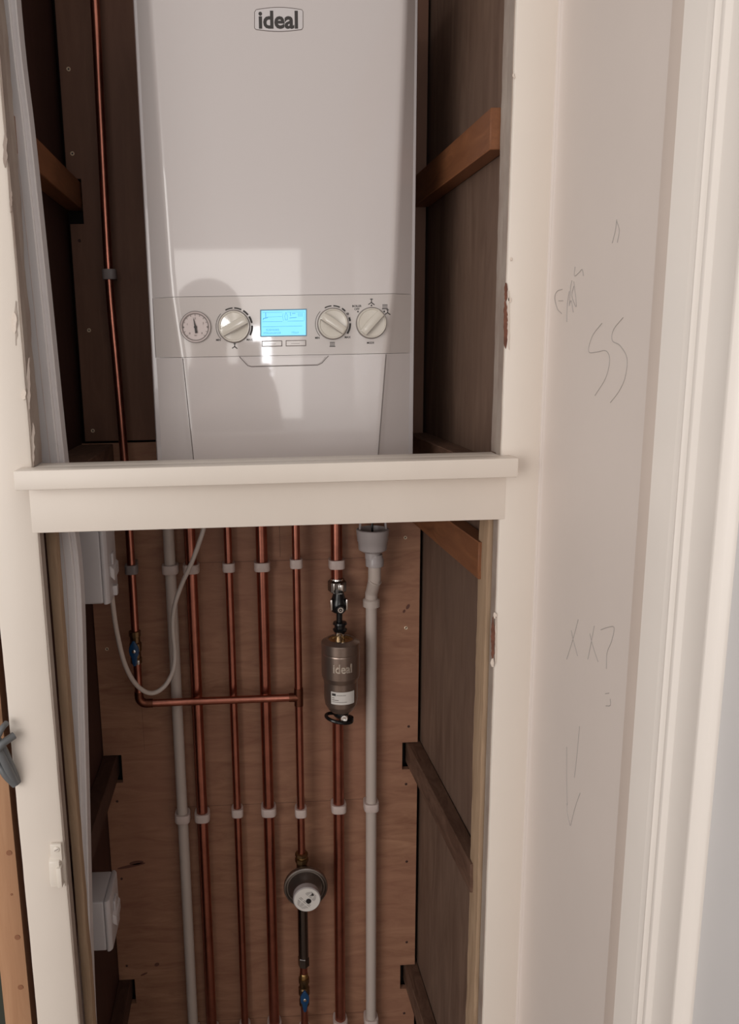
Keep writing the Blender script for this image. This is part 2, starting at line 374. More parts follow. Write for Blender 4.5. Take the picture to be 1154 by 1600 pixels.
# ------------------------------------------------------------------ plywood back boards
def zY(py, px=390, Y=YB): return PY(px, py, Y)[2]
lowb = [(-.3165, 0), (.3205, 0), (.3205, .128), (.289, .128), (.289, .188), (.3205, .188), (.3205, .652), (.289, .652), (.289, .712), (.3205, .712),
        (.3205, 1.340), (-.3165, 1.340), (-.3165, .711), (-.281, .711), (-.281, .650), (-.3165, .650), (-.3165, .190), (-.284, .190), (-.284, .130), (-.3165, .130)]
pl = MB().prism([(x, YB, z) for x, z in lowb], (0, .012, 0)).build('plywood_board', 'ply', smooth=False)
tag(pl, 'large reddish plywood board behind the copper pipes in the lower opening', 'board')
upb = [(-.309, 1.3445), (.3225, 1.3445), (.3225, TOP-.002), (-.309, TOP-.002), (-.309, 1.803), (-.285, 1.803), (-.285, 1.728), (-.309, 1.728)]
pu = MB().prism([(x, YB-.001, z) for x, z in upb], (0, .012, 0)).build('plywood_board', 'ply_shade', smooth=False)
tag(pu, 'plywood board, coloured dark for shade, behind the boiler in the upper opening', 'board')
m = MB()
for z in (1.1045, .589, .0745): MB().line([(-.18, YB, z+.001), (.10, YB, z), (.21, YB, z+.0005)], .0009, .0002).build('pencil_line', 'pline', pl)
MB().line([(.0475, YB, 1.112), (.0475, YB, 1.26)], .0009, .0002).build('pencil_line', 'pline', pl); MB().line([(-.235, YB, 1.0), (-.234, YB, .72)], .0006, .0002).build('pencil_line', 'pline', pl)
# dark grain knots and streak
m = MB()
for px, py, w, hh, an in [(205, 1353, 45, 5, .18), (245, 1507, 8, 6, .6), (225, 1522, 12, 3, .4), (637, 948, 5, 9, -.5), (631, 955, 4, 6, -.5), (213, 1348, 22, 7, .1)]:
    p = PY(px, py, YB); s_ = mpp(px, py, YB); ca, sa = math.cos(an), math.sin(an)
    MB().prism([(p[0]+s_*(w/2*math.cos(t)*ca-hh/2*math.sin(t)*sa), YB, p[2]+s_*(w/2*math.cos(t)*sa+hh/2*math.sin(t)*ca)) for t in [2*PI*k/18 for k in range(18)]], (0, -.00015, 0)).build('grain_stain', M['stain'], pl)
def screw(px, py, parent, bright=True, Y=YB):
    p = PY(px, py, Y); r = .0036 if bright else .0026
    m = MB().lathe(p, (0, -1, 0), [(0, r), (.0008, r), (.0013, r*.75), (.0006, r*.5), (.0004, .0001)], 16)
    m.build('screw', 'screw' if bright else 'screw_d', parent)
    if bright: MB().lathe((p[0], p[1]-.0006, p[2]), (0, -1, 0), [(0, r*.45), (.0004, r*.4)], 6).build('screw_recess', 'mark', parent)
for q in [(633, 840, 1), (634, 981, 1), (167, 1014, 1), (638, 1135, 0), (634, 1225, 0), (635, 1346, 0), (635, 1472, 0), (631, 1583, 0), (183, 1252, 0), (190, 1373, 0), (198, 1509, 0)]:
    screw(q[0], q[1], pl, bool(q[2]))
for q in [(107, 108, 1), (113, 240, 1), (124, 376, 0), (139, 516, 1), (145, 673, 1)]: screw(q[0], q[1], pu, bool(q[2]), YB-.001)

# ------------------------------------------------------------------ side battens
def batten(x0, x1, z0, z1, label, m='batten', y0=1.100, y1=1.522, dz=0):
    mm = MB(); t = bmesh.new(); k0, k1 = (.016, .0105) if x0 > 0 else (0, 0)
    if x0 > 0: y0 = 1.082
    f = lambda xx, kk, y: xx+kk*(YB-y)/(YB-1.09)
    vs = [t.verts.new(v) for y, dd in ((y0, dz), (y1, 0)) for v in ((f(x0, k0, y), y, z0+dd), (f(x1, k1, y), y, z0+dd), (f(x1, k1, y), y, z1+dd), (f(x0, k0, y), y, z1+dd))]
    for q in ((0, 1, 2, 3), (7, 6, 5, 4), (0, 4, 5, 1), (1, 5, 6, 2), (2, 6, 7, 3), (3, 7, 4, 0)): t.faces.new([vs[i] for i in q])
    bmesh.ops.recalc_face_normals(t, faces=t.faces)
    bmesh.ops.bevel(t, geom=list(t.edges), offset=.0012, segments=1, affect='EDGES', profile=.5)
    mm.merge(t); o = mm.build('timber_batten', m)
    tag(o, label, 'batten', 'battens along the cupboard sides'); return o
batten(.298, XR-.0005, 1.750, 1.800, 'orange timber batten on the right side beside the boiler', y1=1.497)
batten(.290, XR-.0005, 1.300, 1.347, 'dark batten low on the right side just above the painted sill', 'batten_d', y1=1.485)
batten(.298, XR-.0005, 1.178, 1.232, 'reddish batten at the top right of the lower opening', 'batten', y1=1.497)
batten(.2995, XR-.0005, .661, .710, 'dusty dark batten halfway down the right side of the lower opening', 'batten_d', dz=.014)
batten(.2995, XR-.0005, .137, .186, 'dusty batten at the bottom right of the lower opening', 'batten_d', dz=.006)
batten(XL+.0005, -.288, 1.754, 1.800, 'brown timber batten on the left side of the upper opening')
batten(XL+.0005, -.256, 1.295, 1.340, 'dark batten low on the left side of the upper opening', 'batten_d', y1=1.485)
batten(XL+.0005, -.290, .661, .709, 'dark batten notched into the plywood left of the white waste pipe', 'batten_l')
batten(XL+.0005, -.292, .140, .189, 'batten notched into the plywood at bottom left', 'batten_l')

# ------------------------------------------------------------------ trunking and spur boxes at the left
TR = [(28, 0), (50, 200), (71, 400), (104, 725), (127, 900), (135, 1150), (148, 1600)]
pts = [PY(x, y, 1.122) for x, y in TR]; pts = [(pts[0][0], 1.122, TOP-.01)]+pts+[(pts[-1][0], 1.122, 0.002)]
tr = thing('cable_trunking', 'white plastic trunking bowing down the left inside edge of the cupboard', 'trunking', (-.30, 1.11, .002))
def strip(name, x_off0, x_off1, y0, y1, m, bev=.0015):
    sp = smoothpath(pts, 6); t = bmesh.new(); prev = None
    for p in sp:
        x0 = p[0]+x_off0; x1 = p[0]+x_off1
        x0 = max(x0, -.3075 if p[2] > 1.34 else -.2865+.012*min(1, 0))
        vs = [t.verts.new(v) for v in ((x0, y1, p[2]), (x0, y0, p[2]), (x1-bev, y0, p[2]), (x1, y0+bev, p[2]), (x1, y1, p[2]))]
        if prev:
            for j in range(5): t.faces.new((prev[j], prev[(j+1) % 5], vs[(j+1) % 5], vs[j]))
        else: t.faces.new(vs)
        prev = vs
    t.faces.new(prev[::-1]); bmesh.ops.recalc_face_normals(t, faces=t.faces)
    mm = MB(); mm.merge(t); return mm.build(name, m, tr)
strip('base', -.045, -.0005, 1.114, 1.140, 'trunk')
strip('lid', -.042, -.007, 1.108, 1.1142, 'trunk')
strip('lid_seam', -.0185, -.0178, 1.1077, 1.109, 'clip', .0002)
def spur_box(label, xface, z1, flex=False, h=.096):
    y0, y1 = 1.205, 1.291; z0 = z1-h; xb = xface-.046 if flex else xface-.05
    t = thing('fused_spur_box', label, 'socket box', (XL+.002, (y0+y1)/2, z0), 'white surface boxes on the left side')
    MB().box(XL+.001, xface-.009, y0+.0008, y1-.0008, z0+.0008, z1-.0008, .004, 3).build('back_box', 'box', t)
    # plate with chamfered edges, facing right
    pl_ = [(xface-.0095, y0), (xface-.0095, y1), (xface-.004, y1), (xface, y1-.006), (xface, y0+.006), (xface-.004, y0)]
    MB().prism([(x, y, z0) for x, y in pl_], (0, 0, h), .0018, 2).build('face_plate', 'box', t)
    m = MB().prism([(xface, y0+.018, z0+.058), (xface, y0+.068, z0+.058), (xface+.006, y0+.064, z0+.054), (xface+.006, y0+.022, z0+.050)], (0, 0, -.018), .001)
    m.build('fuse_carrier', 'box', t)
    MB().box(xface, xface+.004, y0+.030, y0+.052, z0+.056, z0+.074, .0015).build('switch', 'box', t)
    if flex: MB().prism([(xface-.002, y0+.034, z0+.004), (xface-.002, y0+.05, z0+.004), (xface+.006, y0+.048, z0+.004), (xface+.006, y0+.036, z0+.004)], (0, 0, .016), .001).build('cord_outlet', 'box', t)
    return t
spur_box('white fused spur box with a flex, under the left end of the sill', -.228, 1.238, True, .118)
spur_box('white switched spur box low on the left, without a flex', -.262, .600)

fx = [(173.5, 916, 1.25), (175, 935, 1.26), (182, 985, 1.30), (195, 1038, 1.34), (213, 1070, 1.37), (235, 1083, 1.39), (256, 1073, 1.40), (270, 1048, 1.41), (273, 1020, 1.42),
      (270, 985, 1.42), (272, 950, 1.42), (283, 915, 1.42), (299, 880, 1.41), (312, 845, 1.40), (319, 822, 1.40), (325, 795, 1.40)]
fl = MB().tube(smoothpath([PY(*q) for q in fx], 7), .0042, 16).build('power_flex', 'cable')
tag(fl, 'white flex looping from the upper spur box up towards the boiler', 'cable')

# ------------------------------------------------------------------ pipes
PYc = 1.480; YA = 1.4515
BOT = 1.29
def vpipe(x, z0, z1, r, m, label, cat='pipe', name='copper_pipe', group=None, y=None):
    y = y or PYc
    o = MB().tube([(x, y, z0), (x, y, z1)], r, 28).build(name, m); tag(o, label, cat, group); return o
R15, R22 = .0075, .011
GP = 'copper pipes clipped to the plywood'
PXc = lambda px, py, y=1.48: PY(px, py, y)[0]
xA, xB, xC, xD, xE, xF, xG, xH = PXc(206, 900, YA), -.1625, -.1228, -.0515, .012, PXc(468.5, 1200, YA), .155, .222
zA = PY(213, 1060, YA)[2]
zV1, zV0 = PY(212, 985, YA)[2], PY(212, 1036, YA)[2]
zel = PY(300, 1096, YA)[2]
# pipe A (slightly wandering) with elbow and horizontal branch
pa = thing('copper_pipe', 'thin copper pipe dropping left of the boiler, then turning right into a tee', 'pipe', (xA, YA, zel), GP)
ptsA = [(PY(142, -120, YA)[0], YA, TOP-.002), PY(148, 0, YA), PY(158, 200, YA), PY(170, 430, YA), PY(182, 570, YA), (PY(193, 700, YA)), (xA, YA, 1.176), (xA, YA, zV1)]
MB().tube(smoothpath(ptsA, 6), R15, 24).build('tube', 'copper', pa)
rb = .014
MB().tube([(xA, YA, zV0), (xA, YA, zel+rb)]+[(xA+rb-rb*math.cos(a), YA, zel+rb-rb*math.sin(a)) for a in [PI/2*k/8 for k in range(1, 9)]]+[(xF-.012, YA, zel)], R15, 24).build('branch_tube', 'copper', pa)
e0 = [(xA, YA, zel+rb+.010), (xA, YA, zel+rb)]+[(xA+rb-rb*math.cos(a), YA, zel+rb-rb*math.sin(a)) for a in [PI/2*k/8 for k in range(1, 9)]]+[(xA+rb+.012, YA, zel)]
MB().tube(e0, R15+.0011, 24).build('elbow', 'copper_d', pa)
# pipe F: gas pipe with tee
zN = PY(471, 1334, YA)[2]
pf = thing('copper_pipe', 'thin copper gas pipe with a tee, running down to the round regulator', 'pipe', (xF, YA, zN), GP)
MB().tube([(xF, YA, zN), (xF, YA, BOT)], R15, 24).build('tube', 'copper', pf)
MB().tube([(xF, YA, zel-.017), (xF, YA, zel+.019)], R15+.0012, 24).tube([(xF, YA, zel), (xF-.019, YA, zel)], R15+.0012, 24).build('tee', 'copper_d', pf)
vpipe(xC, .002, BOT, R22, 'copper', 'thick copper pipe just right of the white waste pipe', group=GP)
vpipe(xD, .002, BOT, R15, 'copper', 'thin copper pipe between two thicker ones', group=GP)
vpipe(xE, .002, BOT, R22, 'copper', 'thick copper pipe in the middle, left of the gas pipe', group=GP)
vpipe(xB, .002, BOT, R22*.97, 'pvc', 'white waste pipe behind the looping flex, leftmost in the lower opening', name='waste_pipe')
# pipe lower part of gas line below the blue valve
zb1, zb0 = PY(475, 1527, YA)[2], PY(476, 1569, YA)[2]
vpipe(xF, .002, zb0, R15, 'copper', 'short copper pipe below the lower blue valve', group=GP, y=YA)
# pipe G split by filter
zg = PY(526, 908, PYc)[2]; zg2 = PY(528, 1128, PYc)[2]
vpipe(xG, zg, BOT, R22, 'copper', 'short thick copper pipe above the pewter filter', group=GP)
vpipe(xG, .002, zg2, R22, 'copper', 'thick copper pipe below the pewter filter', group=GP)

def iso_valve(label, x, z1, z0, lever=-1, name='isolation_valve'):
    t = thing(name, label, 'valve', (x, YA, z0), 'blue lever valves')
    h = z1-z0
    MB().lathe((x, YA, z0), (0, 0, 1), [(0, .0085), (.001, .0108), (.011, .0108), (.012, .0095), (h*.35, .0095), (h*.4, .0118), (h*.62, .0118), (h*.66, .0095), (h-.012, .0095), (h-.011, .0112), (h-.001, .0112), (h, .0085)], 12).build('body', 'brass_d', t, ang=25)
    MB().lathe((x, YA, z1-.007), (0, 0, 1), [(0, .0098), (.004, .0098), (.006, .008)], 20).build('olive_ring', 'chrome', t)
    zc = z0+h*.5; yl = YA-.0195
    MB().lathe((x, YA-.010, zc), (0, -1, 0), [(0, .007), (.008, .007)], 16).build('stem', 'brass_d', t)
    out = [(-.0045, .015), (-.002, .020), (.002, .020), (.0045, .015), (.0085, .008), (.0095, .001), (.0085, -.007), (.0055, -.012), (.0045, -.022), (.0025, -.030), (-.0025, -.030), (-.0045, -.022), (-.0055, -.012), (-.0085, -.007), (-.0095, .001), (-.0085, .008)]
    lv = MB().prism([(x+a, yl, zc+b) for a, b in out], (0, -.005, 0), .0014, 2).build('lever', 'blue', t)
    MB().lathe((x, yl-.005, zc), (0, -1, 0), [(0, .0034), (.0014, .0034), (.002, .0024)], 14).build('lever_screw', 'chrome', lv)
    return t
v1 = iso_valve('small valve with blue lever on the left pipe above its elbow', xA-.001, zV1, zV0)
MB().box(xA+.001, xA+.0075, YA-.021, YA-.014, zV0+.004, zV0+.013, .001).build('stop_tab', 'chrome', v1)
iso_valve('small valve with blue lever at the bottom of the gas pipe', xF, zb1, zb0)

# ------------------------------------------------------------------ clips
def clip(x, z, r, label, m='clip', y=None, w=None):
    y = y or (YA if (abs(x-xF) < .001 or x < xA+.01) else PYc)
    hw = (w or (r*2+.009))/2; n = 32; hh = .0085
    t = bmesh.new(); R = []
    for k in range(n):
        a = 2*PI*k/n; c_, s_ = math.cos(a), math.sin(a); p = 3.2
        q = (abs(c_)**p+abs(s_)**p)**(-1/p); dep = r+.0045
        ox, oy = hw*q*c_, dep*q*s_
        if oy > 0: oy = min(oy*1.5, YB-.0006-y)
        R.append([t.verts.new((x+(r+.0004)*c_, y+(r+.0004)*s_, z+sg*hh)) for sg in (-1, 1)]+[t.verts.new((x+ox*ff, y+oy*ff, z+sg)) for sg, ff in ((hh, .96), (hh-.0015, 1), (-hh+.0015, 1), (-hh, .96))])
    for k in range(n):
        a, b = R[k], R[(k+1) % n]
        for i, j in ((0, 1), (1, 2), (2, 3), (3, 4), (4, 5), (5, 0)): t.faces.new((a[i], a[j], b[j], b[i]))
    bmesh.ops.recalc_face_normals(t, faces=t.faces)
    mm = MB(); mm.merge(t)
    if y < 1.47: mm.box(x-.006, x+.006, y+r+.002, YB-.0006, z-.006, z+.006, .001)
    o = tag(mm.build('pipe_clip', m), label, 'clip', 'white plastic pipe clips')
    return o
zr = [1.1005, .5865, .0725]
names = {xB: 'leftmost white waste pipe', xC: 'thick copper pipe beside the left waste pipe', xD: 'thin copper pipe between two thick ones', xE: 'thick middle copper pipe', xF: 'thin gas pipe', xG: 'thick pipe of the pewter filter', xH: 'white condensate pipe at right'}
rows = ['upper row', 'middle row', 'bottom row']
clip(PY(171, 429, YA)[0], PY(171, 429, YA)[2], R15, 'grey clip on the thin pipe left of the boiler', 'clip_g')
clip(xA, PY(205, 889, YA)[2], R15, 'grey clip on the left pipe above the blue valve', 'clip_g')
for ri, z in enumerate(zr):
    for x in (xB, xC, xD, xE, xF, xG, xH):
        if ri == 0 and x == xH: continue
        if ri == 2 and x == xF: pass
        r = R15 if x in (xD, xF) else R22
        clip(x, z+(.011 if x == xF else 0)-(.006 if (x in (xB, xC) and ri) else 0), r, 'white clip on the %s, %s' % (names[x], rows[ri]))

# ------------------------------------------------------------------ magnetic filter
fy = 1.438; fX = PY(532, 1040, fy)[0]
def fz(py): return PY(532, py, fy)[2]
ft = thing('magnetic_filter', 'pewter coloured cylindrical filter marked ideal with a black drain ring', 'filter', (fX, fy, fz(1110)))
rr = lambda px_, py: px_*mpp(532, py, fy)
prof = [(fz(1112), rr(8, 1110)), (fz(1110), rr(15, 1110)), (fz(1106), rr(20, 1106)), (fz(1098), rr(24.5, 1098)), (fz(1088), rr(26.2, 1088)), (fz(1066), rr(26.2, 1068)), (fz(1061), rr(26.6, 1063)), (fz(1056), rr(28.6, 1055)), (fz(1053), rr(29.7, 1055)),
        (fz(1050), rr(29.8, 1050)), (fz(1048), rr(30, 1050)), (fz(1021), rr(30, 1019)), (fz(1019), rr(30, 1019)), (fz(1017.5), rr(29.5, 1017)), (fz(1016), rr(30, 1016)), (fz(1003), rr(30, 1003)), (fz(1002)+.0004, rr(29.2, 1001)), (fz(1001)+.0045, rr(22, 1001)), (fz(1001)+.0050, rr(19.5, 1001)), (fz(1003), rr(17, 1001)), (fz(1003), .001)]
MB().lathe((fX, fy, 0), (0, 0, 1), prof, 64).build('body', 'pewter', ft, ang=16)
zt = fz(1001)+.002
MB().lathe((fX, fy, zt), (0, 0, 1), [(-.001, rr(20, 1000)), (.0012, rr(20, 1000)), (.0016, rr(15, 1000)), (.0016, rr(14, 1000)), (-.0005, rr(13, 1000))], 40).build('brass_ring', 'brass', ft)
def wrap_text(body, cz, size, r, m, name, parent, width, bold=0, raise_=.0006, xoff=0):
    mm = MB().text(body, (0, 0, cz), size, bold, .0006, width)
    for v in mm.bm.verts:
        a = (v.co.x+xoff)/r; rad = r+raise_-v.co.y*1.0
        v.co = Vector((fX+rad*math.sin(a), fy-rad*math.cos(a), v.co.z))
    return mm.build(name, m, parent, smooth=False)
wrap_text('ideal', fz(1034), .0245, rr(30, 1030), mat('raised pewter lettering', (.62, .54, .46, 1), .28, .6), 'embossed_logo', ft, .036, .0004)
def wrap_patch(x0, x1, z0, z1, r, name, m, parent, n=14):
    t = bmesh.new(); a_ = []
    for k in range(n+1):
        a = (x0+(x1-x0)*k/n)/r
        a_.append([t.verts.new((fX+q*math.sin(a), fy-q*math.cos(a), z)) for q, z in ((r, z0), (r, z1), (r+.0004, z1), (r+.0004, z0))])
    for a, b in zip(a_, a_[1:]):
        for j in range(4): t.faces.new((a[j], a[(j+1) % 4], b[(j+1) % 4], b[j]))
    t.faces.new(a_[0]); t.faces.new(a_[-1]); bmesh.ops.recalc_face_normals(t, faces=t.faces)
    mm = MB(); mm.merge(t); return mm.build(name, m, parent)
rl = rr(26.5, 1080)+.0002
lz0, lz1 = fz(1090), fz(1071)
lb = wrap_patch(-.023, .0245, lz0, lz1, rl, 'sticker', 'glass_white', ft)
wrap_patch(-.021, -.0135, lz1-.0075, lz1-.003, rl+.0005, 'print_mark', 'mark', lb, 4)
for a, b, c_, hh in [(-.012, .006, .0058, .0007), (-.021, -.016, .0115, .001), (-.021, -.008, .0155, .0011), (-.021, .008, .0195, .0006)]:
    wrap_patch(a, b, lz1-c_-hh, lz1-c_, rl+.0005, 'print_line', 'mark_g', lb, 5)
# valve assembly over the filter
va = thing('filter_valve', 'black and nickel valve between the copper pipe and the pewter filter', 'valve', (xG, 1.45, zt+.002))
yv = 1.452
def vz(py): return PY(527, py, yv)[2]
MB().lathe((xG, PYc-.004, vz(930)), (0, 0, 1), [(0, .016), (.002, .018), (vz(914)-vz(930), .018), (vz(911)-vz(930), .0135), (vz(909)-vz(930), .0125)], 6).build('compression_nut', 'steel_d', va, ang=20)
MB().box(xG+.000, xG+.0105, PYc-.026, PYc-.012, vz(926), vz(915), .001).box(xG-.009, xG-.0065, PYc-.024, PYc-.012, vz(928), vz(913), .0006).build('nut_flat', 'chrome', va)
MB().lathe((xG, PYc-.004, vz(914)), (0, 0, 1), [(0, .0125), (.004, .0125), (.006, .0118)], 24).build('collar', 'chrome', va)
MB().lathe((xG, yv, vz(958)), (0, 0, 1), [(0, .006), (.004, .013), (.012, .0165), (.022, .0165), (.030, .013), (.040, .010)], 24).build('valve_body', 'black', va)
for sg in (-1, 1): MB().box(xG+sg*.0145-.0018, xG+sg*.0145+.0018, yv-.014, yv-.002, vz(950), vz(934), .0008).build('union_lug', 'chrome', va)
MB().lathe((xG+.0015, yv-.014, vz(948)), (0, -1, 0), [(0, .0085), (.006, .0085), (.007, .0075), (.007, .0001)], 20).build('valve_cap', 'black', va)
MB().ring((xG+.0015, yv-.0212, vz(948)), None, .0032, .0052, .0008).lathe((xG+.0015, yv-.0212, vz(948)), (0, -1, 0), [(0, .0014), (.0008, .0012)], 10).build('valve_screw', 'chrome', va)
MB().tube([(xG+.001, yv-.003, vz(984)), (xG+.001, yv-.003, vz(952))], .0058, 18).build('spindle', 'black', va)
MB().lathe((xG+.002, yv-.003, vz(986)), (0, 0, 1), [(0, .008), (.001, .0125), (.005, .0138), (.0075, .0105), (.013, .0105), (.0155, .0138), (.019, .0125), (.020, .007)], 24).build('grip_ring', 'black', va)
MB().tube([(xG+.006, fy-.006, zt), (xG+.006, fy-.010, zt+.016)], [.0038, .0036], 14).build('bleed_stub', 'chrome', va)
MB().tube([(xG, yv, zt-.001), (xG, yv, zt+.012)], .0095, 18).build('neck', 'chrome', va)
# drain ring below
dz = fz(1119)
dr = MB().lathe((fX, fy, fz(1111)-.011), (0, 0, 1), [(0, .012), (.004, .015), (.011, .015)], 28).build('drain_cap', 'black', ft)
P = [(fX-.0025+.0250*math.cos(a)-.002, fy-.004+.020*math.sin(a), dz-.002-.0055*math.cos(a)) for a in [2*PI*k/40 for k in range(41)]]
MB().tube(P, .0034, 10, cap=False).build('loop', 'black', dr)
MB().lathe((fX+.004, fy-.013, dz+.002), (0, -1, .15), [(0, .0075), (.004, .0075), (.006, .0062), (.0062, .0045), (.005, .0001)], 20).build('drain_screw', 'chrome', dr)
MB().lathe((fX+.010, fy+.0, dz-.012), (0, 0, 1), [(0, .010), (.003, .0145), (.009, .0145), (.011, .010)], 24).build('foot', 'black', dr)


# ------------------------------------------------------------------ gas regulator
gy = 1.437; gc = PY(477, 1383, gy); gs = mpp(477, 1380, gy)
gr = thing('gas_regulator', 'round dark metal gas regulator with a pale printed cap', 'regulator', (xF, gy, gc[2]-.04))
MB().lathe((gc[0], gy, gc[2]), (0, -1, 0), [(-.012, .020), (-.008, .036), (0, .0435), (.006, .0445), (.009, .0435), (.010, .0405), (.008, .0385), (.0085, .036), (.012, .0345), (.020, .030), (.026, .0265), (.030, .0255)], 64).build('housing', mat('regulator metal', (.22, .19, .17, 1), .3, .9), gr, ang=40)
MB().lathe((gc[0], gy-.030, gc[2]), (0, -1, 0), [(0, .0268), (.013, .0272), (.0145, .0258), (.0145, .0001)], 48).build('cap', 'pvc_g', gr)
cf = (gc[0], gy-.0446, gc[2])
lab = MB().lathe(cf, (0, -1, 0), [(0, .0255), (.0005, .0253)], 48).build('printed_label', 'glass_white', gr)
m = MB()
cf = (cf[0], cf[1]-.0004, cf[2])
for k, (o_, l_) in enumerate([(-.019, .016), (-.0165, .022), (-.014, .026), (-.0115, .030), (-.007, .032), (-.004, .03), (.0085, .026), (.011, .027), (.0135, .025), (.016, .02), (.0185, .015)]):
    a = -PI/4; dx, dz_ = math.cos(a), math.sin(a); nx, nz = -dz_, dx
    c0 = Vector((cf[0]+nx*o_, cf[1]-.0005, cf[2]+nz*o_)); D = Vector((dx, 0, dz_))*l_*.5
    seg = 3
    for j in range(seg):
        a0 = c0-D+D*2*(j/seg)+D*.08; a1 = c0-D+D*2*((j+.8)/seg); m.line([a0, a1], .0007, .0002)
m.build('print_line', 'mark_g', lab)
MB().lathe((cf[0]+.003, cf[1]-.0004, cf[2]-.002), (0, -1, 0), [(0, .0052), (.0012, .0052), (.0014, .004)], 20).build('vent_plug', 'black', gr)
MB().prism([(cf[0]+.010+a, cf[1]-.0005, cf[2]+.012+b) for a, b in [(0, .004), (.003, 0), (.004, -.003), (-.004, -.002), (-.001, 0)]], (0, -.0004, 0)).build('warning_mark', 'mark', lab)
MB().tube([(xF, YA, gc[2]+.028), (xF, YA, zN-.016)], .011, 20).build('inlet', 'brass_d', gr)
nut = thing('brass_union', 'brass nut joining the gas pipe to the regulator', 'fitting', (xF, YA, zN-.018))
MB().lathe((xF, YA, zN-.018), (0, 0, 1), [(0, .0105), (.001, .0135), (.009, .0135), (.010, .011), (.013, .0115), (.014, .013), (.020, .013), (.0215, .009)], 8).build('hex_nut', 'brass_d', nut, ang=20)
MB().lathe((xF, YA, zN-.007), (0, 0, 1), [(0, .0118), (.003, .0118)], 20).build('olive', 'brass', nut)
z_a, z_b, z_c = gc[2]-.03, PY(473, 1492, YA)[2], PY(474, 1508, YA)[2]
dp = thing('connector_pipe', 'dark shiny connector pipe hanging below the round regulator', 'pipe', (xF, YA, zb1))
MB().tube([(xF, YA-.004, z_b), (xF, YA-.004, z_a+.002)], .0105, 24).build('sleeve', 'steel_d', dp)
MB().lathe((xF, YA-.003, z_c), (0, 0, 1), [(0, .008), (.003, .0118), (z_b-z_c-.003, .0118), (z_b-z_c, .0105)], 6).build('lock_nut', 'steel_d', dp, ang=20)
MB().tube([(xF, YA, zb1), (xF, YA, z_c+.001)], .0078, 20).build('tail', 'copper', dp)
MB().lathe((xF, YA, zb1), (0, 0, 1), [(0, .009), (.009, .009), (.011, .0078)], 20).build('olive_nut', 'brass', dp)

# ------------------------------------------------------------------ condensate pipe
cyy = 1.445
def cz(py): return PY(582, py, cyy)[2]
k_ = mpp(582, 860, cyy); xc0 = PY(582, 850, cyy)[0]
cn = thing('condensate_pipe', 'white condensate pipe with a wide cup at its top, at right', 'pipe', (xH, PYc, .002))
MB().lathe((xc0, cyy, 0), (0, 0, 1), [(cz(872), 12*k_), (cz(863), 12*k_), (cz(862), 16*k_), (cz(858), 22*k_), (cz(846), 23*k_), (cz(845), 24*k_), (cz(829), 25.5*k_), (cz(827), 25.8*k_), (cz(826), 23.8*k_), (cz(834), 22*k_), (cz(836), 6*k_)], 48).build('cup', 'pvc_g', cn, ang=40)
for sg in (-1, 1):
    MB().prism([(xc0+sg*22*k_, cyy-.004, cz(827)), (xc0+sg*19*k_, cyy-.004, cz(827)), (xc0+sg*11*k_, cyy-.003, BOT-.012), (xc0+sg*15*k_, cyy-.003, BOT-.012)], (0, .008, 0), .0008).build('cup_arm', 'pvc_g', cn)
MB().tube([(xc0-.001, cyy, cz(833)), (xc0-.001, cyy, BOT+.002)], .0022, 10).build('drip_tube', 'black', cn)
xc1 = PY(585, 885, cyy)[0]
MB().lathe((xc1, cyy, 0), (0, 0, 1), [(cz(885), 11.5*k_), (cz(884), 14*k_), (cz(874), 14.5*k_), (cz(871), 13*k_), (cz(866), 12*k_)], 40).build('collar', 'pvc_g', cn)
pb = [(xc1, cyy, cz(884)), (xc1, cyy, cz(903)), (xc1, cyy+.001, cz(908)), (xH+.0015, PYc-.004, PY(580, 921, PYc)[2]), (xH, PYc, PY(580, 927, PYc)[2]), (xH, PYc, PY(580, 938, PYc)[2])]
MB().tube(pb, .0122, 28).build('bend', 'pvc', cn)
q0 = Vector(pb[2]); 
MB().tube([q0+Vector((.0008, -.001, .0022)), q0+Vector((-.0004, .0006, -.0006))], .0132, 28).build('bend_rim', 'pvc', cn)
MB().lathe((xH, PYc, 0), (0, 0, 1), [(PY(580, 948, PYc)[2], .0125), (PY(580, 947, PYc)[2], .0165), (PY(580, 937, PYc)[2], .0165), (PY(580, 935, PYc)[2], .0135)], 32).build('socket', 'pvc', cn)
MB().tube([(xH, PYc, .002), (xH, PYc, PY(580, 940, PYc)[2])], .0111, 28).build('straight_pipe', 'pvc', cn)

# ------------------------------------------------------------------ catch on the left stile
kt = thing('door_catch', 'cream painted magnetic catch on the left stile', 'catch', PY(90, 1384, YF))
def cpt(px, py, y=YF): return PY(px, py, y)
a = cpt(79, 1316); b = cpt(99, 1342)
MB().box(a[0], b[0], YF-.006, YF, b[2], a[2], .0015).build('mounting_plate', 'catch', kt)
a = cpt(78, 1336); b = cpt(98, 1377)
MB().prism([(a[0], YF, a[2]), (a[0], YF-.010, a[2]-.005), (a[0], YF-.013, b[2]+.004), (a[0], YF, b[2])], (b[0]-a[0], 0, 0), .0015).build('body', 'catch', kt)
c0 = cpt(98, 1347); c1 = cpt(103, 1377)
MB().box(c0[0]-.006, c0[0]+.0005, YF-.015, YF-.004, c1[2], c0[2], .001).build('roller', 'catch', kt)
a = cpt(80, 1378); b = cpt(103, 1383)
MB().box(a[0], b[0], YF-.004, YF, b[2], a[2], .0008).build('foot_plate', 'catch', kt)
sc = cpt(90, 1323)
s_ = MB().lathe((sc[0], YF-.006, sc[2]), (0, -1, 0), [(0, .004), (.0012, .004), (.0018, .003)], 18).build('screw', 'catch', kt)
MB().line([(sc[0]-.0026, YF-.0078, sc[2]-.0014), (sc[0]+.0026, YF-.0078, sc[2]+.0014)], .0007, .0002).build('slot', 'mark_g', s_)

